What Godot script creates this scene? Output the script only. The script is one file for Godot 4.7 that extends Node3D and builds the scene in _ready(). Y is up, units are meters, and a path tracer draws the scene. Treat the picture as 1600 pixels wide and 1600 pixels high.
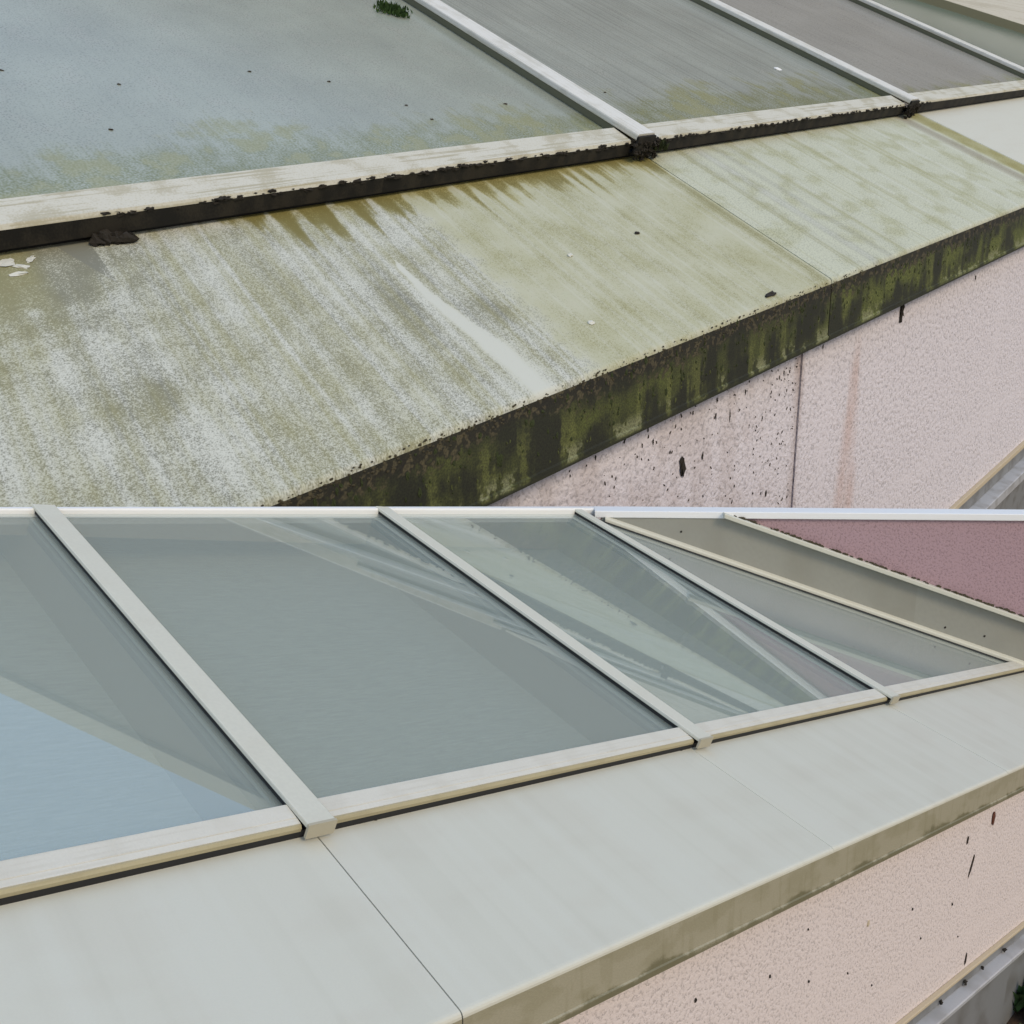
extends Node3D
# Two glazed roofs at one building: a weathered upper roof behind, a clean lower roof in front of it.
# All vectors below are metres, relative to EYE; EYE stands above the ground at y = 0.

const EYE := Vector3(0, 1.66, 0)

# clean roof: e along the eaves, m up the glass, n out of the glass; c up the coping, nc out of it; nw out of the wall
const E1 := Vector3(0.72520, -0.19697, -0.65977)
const M1 := Vector3(-0.68180, 0.28773, -0.67258)
const N1 := Vector3(0.32419, 0.94303, 0.07480)
const C1 := Vector3(-0.64703, 0.21558, -0.73135)
const NC1 := Vector3(0.28641, 0.95767, 0.02891)
const NW1 := Vector3(0.67295, 0.0, 0.73969)
const P1 := Vector3(-0.22286, -0.56128, -0.89859)
const A1 := Vector3(-0.20100, -0.57978, -0.92048)
const O1 := Vector3(0.20528, -0.70091, -0.93316)
# dirty roof
const E2 := Vector3(0.68817, 0.19673, -0.69837)
const M2 := Vector3(-0.61577, 0.50761, -0.60263)
const N2 := Vector3(0.23706, 0.84874, 0.47269)
const C2 := Vector3(-0.54030, 0.49469, -0.68070)
const NC2 := Vector3(0.21596, 0.86337, 0.45602)
const NW2 := Vector3(0.71229, 0.0, 0.70188)
const P2 := Vector3(0.64574, 0.83937, -4.96603)
const A2 := Vector3(-0.64894, 0.36883, -3.61992)
const O2 := Vector3(0.63370, -0.09640, -3.34653)
# wall that closes the clean roof: g along its foot, na out of it
const G0 := Vector3(0.24319, -0.59038, -2.55163)
const GA := Vector3(0.94431, -0.32731, 0.03380)
const NA := Vector3(-0.03577, 0.0, 0.99936)

const PITCH := 0.7373   # spacing of the clean glazing bars
const PITCH2 := 3.452

var mats := {}
var used := {}
var rng := RandomNumberGenerator.new()
var tinted := false
var nz := FastNoiseLite.new()


func _ready() -> void:
	rng.seed = 7
	setup_view()
	make_materials()
	build_ground()
	build_dirty_roof()
	build_clean_roof()
	build_added_building()
	build_debris()


# ------------------------------------------------------------------ camera, sky, sun
func setup_view() -> void:
	var cam := Camera3D.new()
	cam.name = "camera"
	cam.position = EYE
	cam.rotation_degrees = Vector3(-12.7, 0, 0)
	cam.fov = 59.49
	cam.near = 0.02
	cam.far = 400.0
	cam.current = true
	add_child(cam)
	var sky_mat := ProceduralSkyMaterial.new()
	sky_mat.sky_top_color = Color(0.615, 0.73, 0.885)
	sky_mat.sky_horizon_color = Color(0.94, 0.92, 0.865)
	sky_mat.sky_curve = 0.30
	sky_mat.ground_bottom_color = Color(0.34, 0.32, 0.29)
	sky_mat.ground_horizon_color = Color(0.46, 0.45, 0.42)
	sky_mat.sky_energy_multiplier = 1.0
	var env := Environment.new()
	env.background_mode = Environment.BG_SKY
	env.sky = Sky.new()
	env.sky.sky_material = sky_mat
	env.background_energy_multiplier = 1.35
	env.tonemap_mode = Environment.TONE_MAPPER_LINEAR
	env.tonemap_exposure = 1.0
	env.sdfgi_enabled = true
	env.ssao_enabled = true
	env.ssil_enabled = true
	var we := WorldEnvironment.new()
	we.name = "environment"
	we.environment = env
	add_child(we)
	var sun := DirectionalLight3D.new()
	sun.name = "sun"
	sun.light_color = Color(1.0, 0.92, 0.80)
	sun.light_energy = 0.5
	sun.light_angular_distance = 20.0
	sun.shadow_enabled = true
	sun.rotation_degrees = Vector3(-36, 40, 0)
	add_child(sun)


# ------------------------------------------------------------------ naming
func numbered(called: String) -> String:
	if not used.has(called):
		used[called] = 0
		return called
	used[called] += 1
	return "%s_%03d" % [called, used[called]]


func tag(o: Node, label: String, category: String, group := "", kind := "") -> Node:
	if label: o.set_meta("label", label)
	if category: o.set_meta("category", category)
	if group: o.set_meta("group", group)
	if kind: o.set_meta("kind", kind)
	return o


func thing(called: String, at: Vector3, label: String, category: String, group := "") -> Node3D:
	var o := Node3D.new()
	o.name = numbered(called)
	add_child(o)
	o.position = at
	tag(o, label, category, group)
	return o


# mesh is given in world metres relative to EYE; it is moved into the parent's axes
func part(called: String, mesh: Mesh, m: Material, parent: Node3D = self) -> MeshInstance3D:
	var o := MeshInstance3D.new()
	o.name = numbered(called) if parent == self else called
	o.mesh = mesh
	o.material_override = m
	parent.add_child(o, true)
	o.global_position = EYE
	return o


# ------------------------------------------------------------------ mesh helpers
func tri(st: SurfaceTool, a: Vector3, b: Vector3, c: Vector3, ua: Vector2, ub: Vector2, uc: Vector2, out: Vector3) -> void:
	var n := (b - a).cross(c - a)
	if n.length() < 1e-12:
		return
	n = n.normalized()
	var flip := n.dot(out) > 0.0    # Godot: clockwise is the front
	var nn := n if flip else -n
	var vs := [[a, ua], [c, uc], [b, ub]] if flip else [[a, ua], [b, ub], [c, uc]]
	for q in vs:
		st.set_normal(nn)
		st.set_uv(q[1])
		if tinted:
			st.set_color(wall_stain(q[0]))
		st.add_vertex(q[0])


func quad(st: SurfaceTool, a: Vector3, b: Vector3, c: Vector3, d: Vector3, ua: Vector2, ub: Vector2, uc: Vector2, ud: Vector2, out: Vector3) -> void:
	tri(st, a, b, c, ua, ub, uc, out)
	tri(st, a, c, d, ua, uc, ud, out)


func new_st() -> SurfaceTool:
	var st := SurfaceTool.new()
	st.begin(Mesh.PRIMITIVE_TRIANGLES)
	return st


# a closed outline (x across, y up) swept from o along the vector run; uv in metres
func sweep(st: SurfaceTool, outline: Array, o: Vector3, run: Vector3, ax: Vector3, ay: Vector3) -> void:
	var area := 0.0
	var k := outline.size()
	for i in k:
		var p: Vector2 = outline[i]
		var q: Vector2 = outline[(i + 1) % k]
		area += p.x * q.y - q.x * p.y
	var length := run.length()
	var run_n := run / length
	var acc := 0.0
	for i in k:
		var p: Vector2 = outline[i]
		var q: Vector2 = outline[(i + 1) % k]
		var d := (q - p) * signf(area)
		var out := ax * d.y - ay * d.x
		var a := o + ax * p.x + ay * p.y
		var b := o + ax * q.x + ay * q.y
		var w := p.distance_to(q)
		quad(st, a, b, b + run, a + run, Vector2(0, acc), Vector2(0, acc + w), Vector2(length, acc + w), Vector2(length, acc), out)
		acc += w
	var pts := PackedVector2Array(outline)
	var ids := Geometry2D.triangulate_polygon(pts)
	for i in range(0, ids.size(), 3):
		for e in 2:
			var s := run * e
			var v := []
			for j in 3:
				var p := pts[ids[i + j]]
				v.append(o + ax * p.x + ay * p.y + s)
			tri(st, v[0], v[1], v[2], pts[ids[i]], pts[ids[i + 1]], pts[ids[i + 2]], run_n * (1 if e else -1))


func bar(outline: Array, o: Vector3, run: Vector3, ax: Vector3, ay: Vector3) -> ArrayMesh:
	var st := new_st()
	sweep(st, outline, o, run, ax, ay)
	return st.commit()


# a rectangle with cut corners
func rect(x0: float, y0: float, x1: float, y1: float, r := 0.0) -> Array:
	if r <= 0.0:
		return [Vector2(x0, y0), Vector2(x1, y0), Vector2(x1, y1), Vector2(x0, y1)]
	var out := []
	for c in [[x1 - r, y0 + r, -90], [x1 - r, y1 - r, 0], [x0 + r, y1 - r, 90], [x0 + r, y0 + r, 180]]:
		for s in 3:
			var a := deg_to_rad(c[2] + 45.0 * s)
			out.append(Vector2(c[0] + cos(a) * r, c[1] + sin(a) * r))
	return out


# thick sheet that follows the points `outer` (offsets), swept along `run` from u0 to u1; vv gives each point's v in 0..1
func sheet(outer: Array, inner: Array, o: Vector3, run: Vector3, u0: float, u1: float, vv: Array) -> ArrayMesh:
	var st := new_st()
	var k := outer.size()
	var s0 := run * u0
	var s1 := run * u1
	var steps := maxi(1, int(ceil((u1 - u0) / 0.5)))
	for i in k - 1:
		var out: Vector3 = (outer[i] + outer[i + 1]) * 0.5 - (inner[i] + inner[i + 1]) * 0.5
		for t in steps:
			var f0 := float(t) / steps
			var f1 := float(t + 1) / steps
			var a0 := s0.lerp(s1, f0)
			var a1 := s0.lerp(s1, f1)
			quad(st, o + outer[i] + a0, o + outer[i + 1] + a0, o + outer[i + 1] + a1, o + outer[i] + a1,
				Vector2(f0, vv[i]), Vector2(f0, vv[i + 1]), Vector2(f1, vv[i + 1]), Vector2(f1, vv[i]), out)
		quad(st, o + inner[i] + s0, o + inner[i + 1] + s0, o + inner[i + 1] + s1, o + inner[i] + s1,
			Vector2(0, vv[i]), Vector2(0, vv[i + 1]), Vector2(1, vv[i + 1]), Vector2(1, vv[i]), -out)
		for e in 2:
			var s := s1 if e else s0
			quad(st, o + outer[i] + s, o + outer[i + 1] + s, o + inner[i + 1] + s, o + inner[i] + s,
				Vector2(e, vv[i]), Vector2(e, vv[i + 1]), Vector2(e, vv[i + 1]), Vector2(e, vv[i]), run * (1 if e else -1))
	for i in [0, k - 1]:
		var nb: int = 1 if i == 0 else k - 2
		quad(st, o + outer[i] + s0, o + outer[i] + s1, o + inner[i] + s1, o + inner[i] + s0,
			Vector2(0, vv[i]), Vector2(1, vv[i]), Vector2(1, vv[i]), Vector2(0, vv[i]), outer[i] - outer[nb])
	return st.commit()


# flat slab: four corners a, b, c, d and a thickness vector; uv 0..1 over the face
func slab(a: Vector3, b: Vector3, c: Vector3, d: Vector3, thick: Vector3, ua := Vector2(0, 1), ub := Vector2(1, 1), uc := Vector2(1, 0), ud := Vector2(0, 0)) -> ArrayMesh:
	var st := new_st()
	quad(st, a, b, c, d, ua, ub, uc, ud, -thick)
	quad(st, a + thick, b + thick, c + thick, d + thick, ua, ub, uc, ud, thick)
	var p := [a, b, c, d]
	var w := [ua, ub, uc, ud]
	var mid := (a + b + c + d) / 4.0
	for i in 4:
		var j := (i + 1) % 4
		quad(st, p[i], p[j], p[j] + thick, p[i] + thick, w[i], w[j], w[j], w[i], (p[i] + p[j]) * 0.5 - mid)
	return st.commit()


# an uneven lump, about `size` half-lengths along its own axes, lying on a surface with normal up
func lump(at: Vector3, ax: Vector3, up: Vector3, size: Vector3, sd: int, rough := 0.35) -> ArrayMesh:
	var st := new_st()
	var nz := FastNoiseLite.new()
	nz.seed = sd
	nz.frequency = 1.3
	var az := up.cross(ax).normalized()
	var axx := az.cross(up).normalized()
	var rows := 6
	var cols := 9
	var pt := func(i: int, j: int) -> Vector3:
		var th := PI * i / rows
		var ph := TAU * (j % cols) / cols
		var d := Vector3(sin(th) * cos(ph), cos(th), sin(th) * sin(ph))
		var r := 1.0 + rough * 1.6 * nz.get_noise_3d(d.x * 1.5, d.y * 1.5 + sd, d.z * 1.5)
		return at + axx * d.x * size.x * r + up * d.y * size.y * r + az * d.z * size.z * r
	for i in rows:
		for j in cols:
			var a: Vector3 = pt.call(i, j)
			var b: Vector3 = pt.call(i + 1, j)
			var c: Vector3 = pt.call(i + 1, j + 1)
			var d: Vector3 = pt.call(i, j + 1)
			quad(st, a, b, c, d, Vector2(j, i), Vector2(j, i + 1), Vector2(j + 1, i + 1), Vector2(j + 1, i), (a + b + c + d) / 4.0 - at)
	return st.commit()


# ------------------------------------------------------------------ textures
func noise_bytes(w: int, h: int, freq: float, sd: int, kind := FastNoiseLite.TYPE_SIMPLEX_SMOOTH, octaves := 1, nw := 0, nh := 0) -> PackedByteArray:
	var f := FastNoiseLite.new()
	f.seed = sd
	f.noise_type = kind
	f.frequency = freq
	if octaves > 1:
		f.fractal_type = FastNoiseLite.FRACTAL_FBM
		f.fractal_octaves = octaves
	else:
		f.fractal_type = FastNoiseLite.FRACTAL_NONE
	var im := f.get_image(nw if nw else w, nh if nh else h, false, false, true)
	if nw or nh:
		im.resize(w, h, Image.INTERPOLATE_CUBIC)
	im.convert(Image.FORMAT_L8)
	return im.get_data()


func texture_from(w: int, h: int, bytes: PackedByteArray, fmt := Image.FORMAT_RGB8) -> ImageTexture:
	return ImageTexture.create_from_image(Image.create_from_data(w, h, false, fmt, bytes))


func put(bytes: PackedByteArray, at: int, c: Vector3) -> void:
	bytes[at] = clampi(int(c.x), 0, 255)
	bytes[at + 1] = clampi(int(c.y), 0, 255)
	bytes[at + 2] = clampi(int(c.z), 0, 255)


# chalky paint with dark specks, algae and run-off streaks: the long left panel of the upper coping
func tex_coping_left(w: int, h: int, u0: float, u1: float, depth: float) -> ImageTexture:
	var g := noise_bytes(w, h, 0.36, 11, FastNoiseLite.TYPE_SIMPLEX, 2)
	var fine := noise_bytes(w, h, 0.45, 12, FastNoiseLite.TYPE_VALUE)
	var big := noise_bytes(w, h, 0.006, 13, FastNoiseLite.TYPE_SIMPLEX_SMOOTH, 4)
	var st := noise_bytes(w, h, 0.02, 14, FastNoiseLite.TYPE_SIMPLEX_SMOOTH, 3, w, 10)
	var st2 := noise_bytes(w, h, 0.05, 15, FastNoiseLite.TYPE_SIMPLEX_SMOOTH, 2, w, 5)
	var wob := noise_bytes(w, h, 0.015, 16, FastNoiseLite.TYPE_SIMPLEX_SMOOTH, 3)
	var out := PackedByteArray()
	out.resize(w * h * 3)
	var light_grey := Vector3(196, 197, 185)
	var light_olive := Vector3(174, 173, 142)
	var dark_grey := Vector3(122, 122, 109)
	var dark_olive := Vector3(138, 134, 94)
	for y in h:
		var s := (y + 0.5) / h * depth
		for x in w:
			var i := y * w + x
			var u := lerpf(u0, u1, (x + 0.5) / w)
			var gr := g[i] / 255.0 * 0.6 + fine[i] / 255.0 * 0.4
			var bg := big[i] / 255.0
			var sk := st[i] / 255.0
			var sk2 := st2[i] / 255.0
			var wb := wob[i] / 255.0 - 0.5
			# algae film right of a run-off edge
			var edge := 0.34 + 0.10 * wb - 0.10 * (1.0 - smoothstep(0.0, 0.5, s))
			var film := smoothstep(edge - 0.05, edge + 0.06, u + (gr - 0.5) * 0.12)
			var dens := 0.46 + (bg - 0.5) * 0.20 + (sk - 0.5) * 0.17 + (sk2 - 0.5) * 0.10 + wb * 0.12
			var olive := clampf(0.24 + (bg - 0.5) * 0.7 + (sk2 - 0.5) * 0.8, 0.0, 0.7)
			# darker corner at the far left
			var corner := smoothstep(-0.72, -1.15 + 0.3 * wb, u) * (1.0 - smoothstep(0.25, 0.75 + 0.5 * wb, s))
			dens += corner * 0.30
			olive = lerpf(olive, 0.25 + 0.6 * smoothstep(-1.12, -1.2, u), corner)
			# slate block with a straight edge under the rail
			if u < -0.98 + s * 0.05 and u > -1.13 + s * 0.42 and s < 0.46:
				dens += 0.30 * (1.0 - smoothstep(0.2, 0.46, s))
				olive *= 0.2
			dens = lerpf(dens, 0.30 + (bg - 0.5) * 0.35 + (sk - 0.5) * 0.20, film)
			olive = lerpf(olive, 0.86 + (bg - 0.5) * 0.5 - 0.22 * smoothstep(0.56, 0.78, sk2), film)
			# teeth of algae hanging from the rail
			var tooth := (0.12 + 0.34 * pow(clampf(sk * 1.25 - 0.15, 0.0, 1.0), 1.5) + 0.12 * wb) * smoothstep(-0.75, -0.1, u) + 0.05
			var tt := 1.0 - smoothstep(tooth * 0.55, tooth * 1.1, s)
			dens += tt * 0.34
			olive = lerpf(olive, 0.95, tt * 0.9)
			# the clean run where water keeps washing
			var mid := 0.012 + 0.07 * smoothstep(0.75, 1.4, s) + 0.02 * wb
			var half := (0.010 + 0.040 * smoothstep(0.62, 1.30, s)) * smoothstep(0.58, 0.66, s)
			var wash := (1.0 - smoothstep(half * 0.55, half * 1.25 + 0.004, absf(u - mid))) * smoothstep(0.56, 0.64, s)
			dens = lerpf(dens, 0.02, wash)
			olive = lerpf(olive, 0.0, wash)
			# smudges
			var d1 := Vector2((u - 0.17) * 7.0, (s - 1.02) * 5.5).length()
			dens += 0.16 * (1.0 - smoothstep(0.3, 1.0, d1)) * (0.4 + bg)
			var d2 := Vector2((u + 0.118) * 9.0, (s - 0.87) * 2.8).length()
			dens += 0.15 * (1.0 - smoothstep(0.2, 1.0, d2))
			var d3 := Vector2((u + 1.06) * 5.0, (s - 0.93) * 4.0).length()
			dens += 0.12 * (1.0 - smoothstep(0.2, 1.0, d3)) * (0.3 + 1.2 * bg)
			# green beside the joint
			var joint := smoothstep(u1 - 0.13, u1 - 0.05, u) * (1.0 - smoothstep(u1 - 0.03, u1 - 0.012, u)) * (0.35 + 0.8 * sk2)
			dens += joint * 0.40
			olive = lerpf(olive, 1.0, joint)
			var k := clampf((dens - gr) * 2.8 + 0.40, 0.0, 1.0)
			var lo := dark_grey.lerp(dark_olive, olive)
			var hi := light_grey.lerp(light_olive, olive)
			if tt > 0.05:
				lo = lo.lerp(Vector3(112, 102, 46), tt * 0.75)
				hi = hi.lerp(Vector3(160, 150, 88), tt * 0.7)
			put(out, i * 3, hi.lerp(lo, k))
	return texture_from(w, h, out)


func tex_coping_right(w: int, h: int, u0: float, u1: float, depth: float) -> ImageTexture:
	var g := noise_bytes(w, h, 0.22, 21, FastNoiseLite.TYPE_SIMPLEX, 2)
	var big := noise_bytes(w, h, 0.012, 23, FastNoiseLite.TYPE_SIMPLEX_SMOOTH, 4)
	var st := noise_bytes(w, h, 0.03, 24, FastNoiseLite.TYPE_SIMPLEX_SMOOTH, 4, w, 3)
	var st2 := noise_bytes(w, h, 0.012, 25, FastNoiseLite.TYPE_SIMPLEX_SMOOTH, 2, w, 4)
	var out := PackedByteArray()
	out.resize(w * h * 3)
	for y in h:
		var s := (y + 0.5) / h * depth
		for x in w:
			var i := y * w + x
			var u := lerpf(u0, u1, (x + 0.5) / w)
			var gr := g[i] / 255.0
			var bg := big[i] / 255.0
			var sk := st[i] / 255.0
			var wd := st2[i] / 255.0
			var c := Vector3(190, 192, 170)
			var grey := smoothstep(u0 + 0.18, u0 + 0.34, u) * (1.0 - smoothstep(u0 + 0.55, u0 + 1.0, u)) * (0.45 + 0.5 * bg)
			c = c.lerp(Vector3(150, 150, 138), grey * 0.6 * smoothstep(0.20, 0.75, sk))
			c = c.lerp(Vector3(150, 148, 100), 0.45 * smoothstep(0.50, 0.80, wd) * smoothstep(0.35, 0.70, sk))
			c = c.lerp(Vector3(205, 207, 196), 0.4 * smoothstep(0.58, 0.80, sk))
			c = c.lerp(Vector3(158, 156, 110), clampf((bg - 0.50) * 1.2, 0.0, 0.35))
			var tooth := 0.03 + 0.22 * pow(sk, 2.2)
			var tt := 1.0 - smoothstep(tooth * 0.4, tooth, s)
			c = c.lerp(Vector3(120, 108, 58), tt * 0.75)
			var side := smoothstep(u1 - 0.30, u1 - 0.20, u) * (1.0 - smoothstep(u1 - 0.03, u1, u))
			c = c.lerp(Vector3(150, 142, 84), side * (0.55 + 0.4 * bg))
			c = c.lerp(Vector3(138, 128, 112), smoothstep(u1 - 0.52, u1 - 0.40, u) * (1.0 - smoothstep(u1 - 0.34, u1 - 0.28, u)) * 0.5)
			c *= 1.0 - 0.22 * clampf((gr - 0.55) * 4.0, 0.0, 1.0) * (0.4 + 0.6 * bg)
			put(out, i * 3, c)
	return texture_from(w, h, out)


# black and green growth on the upright edge of the upper coping
func tex_fascia(w: int, h: int, sd: int, green: float) -> ImageTexture:
	var g := noise_bytes(w, h, 0.20, sd, FastNoiseLite.TYPE_SIMPLEX, 3)
	var st := noise_bytes(w, h, 0.02, sd + 1, FastNoiseLite.TYPE_SIMPLEX_SMOOTH, 4, w, 8)
	var big := noise_bytes(w, h, 0.007, sd + 2, FastNoiseLite.TYPE_SIMPLEX_SMOOTH, 3)
	var spot := noise_bytes(w, h, 0.05, sd + 3, FastNoiseLite.TYPE_SIMPLEX, 3)
	var out := PackedByteArray()
	out.resize(w * h * 3)
	for y in h:
		var t := (y + 0.5) / h
		for x in w:
			var i := y * w + x
			var gr := g[i] / 255.0
			var sk := st[i] / 255.0
			var bg := big[i] / 255.0
			var sp := spot[i] / 255.0
			var c := Vector3(50, 53, 28).lerp(Vector3(86, 93, 42), clampf(green + (bg - 0.5) * 1.4, 0.0, 1.0))
			c = c.lerp(Vector3(100, 104, 54), smoothstep(0.58, 0.80, sk + (sp - 0.5) * 0.25) * 0.6 * smoothstep(0.12, 0.5, t))
			c = c.lerp(Vector3(30, 31, 22), smoothstep(0.56, 0.30, bg * 0.5 + sk * 0.5 + (sp - 0.5) * 0.12) * 0.75)
			# crust at the top, ragged below
			var crust := 1.0 - smoothstep(0.06 + 0.34 * bg * sp, 0.16 + 0.55 * bg * sp, t)
			c = c.lerp(Vector3(34, 31, 24), crust * 0.85)
			c = c.lerp(Vector3(110, 100, 72), crust * smoothstep(0.54, 0.72, sp) * 0.5)
			# bare paint showing along the lower edge
			var bare := smoothstep(0.66, 0.86, t) * smoothstep(0.58, 0.68, bg + (sk - 0.5) * 0.5 + (sp - 0.5) * 0.4) * (1.0 - smoothstep(0.93, 0.98, t))
			c = c.lerp(Vector3(140, 141, 116), bare * 0.6)
			c = c.lerp(Vector3(40, 42, 24), smoothstep(0.95, 0.985, t))
			c *= 0.72 + 0.56 * gr
			put(out, i * 3, c)
	return texture_from(w, h, out)


# grey film on unwashed glass, algae along the foot of the pane
func tex_glass(w: int, h: int, u0: float, u1: float, v0: float, v1: float, sd: int, fine_runs: float, foot: float, tone: Vector3) -> ImageTexture:
	var g := noise_bytes(w, h, 0.30, sd, FastNoiseLite.TYPE_SIMPLEX, 2)
	var big := noise_bytes(w, h, 0.006, sd + 1, FastNoiseLite.TYPE_SIMPLEX_SMOOTH, 4)
	var runs := noise_bytes(w, h, 0.16, sd + 2, FastNoiseLite.TYPE_SIMPLEX_SMOOTH, 3, w, 9)
	var mid := noise_bytes(w, h, 0.022, sd + 3, FastNoiseLite.TYPE_SIMPLEX_SMOOTH, 4)
	var out := PackedByteArray()
	out.resize(w * h * 3)
	for y in h:
		var v := lerpf(v1, v0, (y + 0.5) / h)
		for x in w:
			var i := y * w + x
			var u := lerpf(u0, u1, (x + 0.5) / w)
			var gr := g[i] / 255.0
			var bg := big[i] / 255.0
			var rn := runs[i] / 255.0
			var md := mid[i] / 255.0
			var c := tone * (1.0 + (bg - 0.5) * 0.10)
			c = c.lerp(Vector3(164, 162, 152), clampf((md - 0.55) * 0.6, 0.0, 0.2))
			c *= 1.0 - fine_runs * smoothstep(0.52, 0.74, rn)
			c *= 1.0 - 0.20 * clampf((gr - 0.66) * 6.0, 0.0, 1.0) * (0.3 + md)
			# algae
			var top := v0 + foot * (0.55 + 0.9 * (bg - 0.2)) + (md - 0.5) * 0.30 + (rn - 0.5) * 0.20
			var al := 1.0 - smoothstep(top - 0.20, top + 0.16, v)
			var k := al * clampf(0.66 + (md - 0.5) * 0.8 + (gr - 0.5) * 1.5, 0.0, 1.0)
			c = c.lerp(Vector3(106, 110, 66), k * 0.78)
			var yellow := al * smoothstep(0.58, 0.74, md * 0.6 + bg * 0.5)
			c = c.lerp(Vector3(158, 156, 112), yellow * 0.45)
			var brown := (1.0 - smoothstep(v0, v0 + 0.10, v)) * (0.4 + 0.6 * md)
			c = c.lerp(Vector3(118, 112, 84), brown * 0.6)
			put(out, i * 3, c)
	return texture_from(w, h, out)


# light paint with grime; dirt 0..1
func tex_paint(w: int, h: int, sd: int, base: Vector3, grime: Vector3, dirt: float) -> ImageTexture:
	var g := noise_bytes(w, h, 0.18, sd, FastNoiseLite.TYPE_SIMPLEX, 3)
	var big := noise_bytes(w, h, 0.012, sd + 1, FastNoiseLite.TYPE_SIMPLEX_SMOOTH, 5)
	var out := PackedByteArray()
	out.resize(w * h * 3)
	for i in w * h:
		var gr := g[i] / 255.0
		var bg := big[i] / 255.0
		var k := clampf((bg - 0.62 + dirt * 0.42) * 2.4 + (gr - 0.5) * 0.9 * dirt, 0.0, 1.0) * dirt
		var c := base.lerp(grime, k) * (0.985 + 0.03 * gr)
		put(out, i * 3, c)
	return texture_from(w, h, out)


# washed paint: faint dried water runs, a few scuffs and dust
func tex_clean_coping(w: int, h: int, sd: int) -> ImageTexture:
	var g := noise_bytes(w, h, 0.5, sd, FastNoiseLite.TYPE_SIMPLEX, 2)
	var big := noise_bytes(w, h, 0.007, sd + 1, FastNoiseLite.TYPE_SIMPLEX_SMOOTH, 4)
	var runs := noise_bytes(w, h, 0.03, sd + 2, FastNoiseLite.TYPE_SIMPLEX_SMOOTH, 4, w, 5)
	var mark := noise_bytes(w, h, 0.06, sd + 3, FastNoiseLite.TYPE_SIMPLEX, 3)
	var out := PackedByteArray()
	out.resize(w * h * 3)
	for y in h:
		var t := (y + 0.5) / h
		for x in w:
			var i := y * w + x
			var bg := big[i] / 255.0
			var rn := runs[i] / 255.0
			var mk := mark[i] / 255.0
			var c := Vector3(202, 201, 187)
			c = c.lerp(Vector3(194, 189, 174), smoothstep(0.45, 0.80, bg) * 0.22)
			c = c.lerp(Vector3(186, 184, 168), smoothstep(0.56, 0.80, rn) * 0.16 * (0.4 + bg))
			c = c.lerp(Vector3(206, 206, 194), smoothstep(0.48, 0.25, rn) * 0.25)
			# grime washed out of the gap
			var edge := 0.085 + 0.06 * (rn - 0.4) + 0.03 * (mk - 0.5)
			c = c.lerp(Vector3(176, 168, 142), (1.0 - smoothstep(edge - 0.035, edge, t)) * 0.5 * (0.35 + bg))
			put(out, i * 3, c * (0.992 + 0.016 * g[i] / 255.0))
	return texture_from(w, h, out)


# painted rail: thin broken lines of grime along its length, fine specks
func tex_rail(w: int, h: int, sd: int, base: Vector3, grime: Vector3, dirt: float) -> ImageTexture:
	var g := noise_bytes(w, h, 0.35, sd, FastNoiseLite.TYPE_SIMPLEX, 2)
	var lines := noise_bytes(w, h, 0.22, sd + 1, FastNoiseLite.TYPE_SIMPLEX_SMOOTH, 2, 20, h)
	var big := noise_bytes(w, h, 0.016, sd + 2, FastNoiseLite.TYPE_SIMPLEX_SMOOTH, 4)
	var out := PackedByteArray()
	out.resize(w * h * 3)
	for i in w * h:
		var gr := g[i] / 255.0
		var bg := big[i] / 255.0
		var k := smoothstep(0.60, 0.74, lines[i] / 255.0 + (bg - 0.5) * 0.35 + (gr - 0.5) * 0.15) * 0.75
		k = maxf(k, smoothstep(0.52, 0.80, bg + (gr - 0.5) * 0.5) * 0.6)
		k = maxf(k, smoothstep(0.74, 0.84, gr) * 0.5)
		put(out, i * 3, base.lerp(grime, minf(1.0, k * dirt)) * (0.975 + 0.05 * gr))
	return texture_from(w, h, out)


# olive-toned upright edge with a ragged line of algae along its foot
func tex_clean_fascia(w: int, h: int, sd: int) -> ImageTexture:
	var g := noise_bytes(w, h, 0.30, sd, FastNoiseLite.TYPE_SIMPLEX, 3)
	var big := noise_bytes(w, h, 0.010, sd + 1, FastNoiseLite.TYPE_SIMPLEX_SMOOTH, 4)
	var runs := noise_bytes(w, h, 0.06, sd + 2, FastNoiseLite.TYPE_SIMPLEX_SMOOTH, 3, w, 6)
	var out := PackedByteArray()
	out.resize(w * h * 3)
	for y in h:
		var t := (y + 0.5) / h
		for x in w:
			var i := y * w + x
			var gr := g[i] / 255.0
			var bg := big[i] / 255.0
			var rn := runs[i] / 255.0
			var c := Vector3(162, 157, 136).lerp(Vector3(154, 149, 126), smoothstep(0.4, 0.7, bg))
			c = c.lerp(Vector3(126, 121, 92), smoothstep(0.58, 0.75, rn) * 0.16)
			var line := 0.94 - 0.55 * clampf(bg - 0.42, 0.0, 0.4) - 0.16 * clampf(rn - 0.5, 0.0, 0.5)
			var al := smoothstep(line - 0.10, line + 0.05, t + (gr - 0.5) * 0.16)
			c = c.lerp(Vector3(92, 89, 64), al * 0.6)
			put(out, i * 3, c * (0.95 + 0.1 * gr))
	return texture_from(w, h, out)


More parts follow.
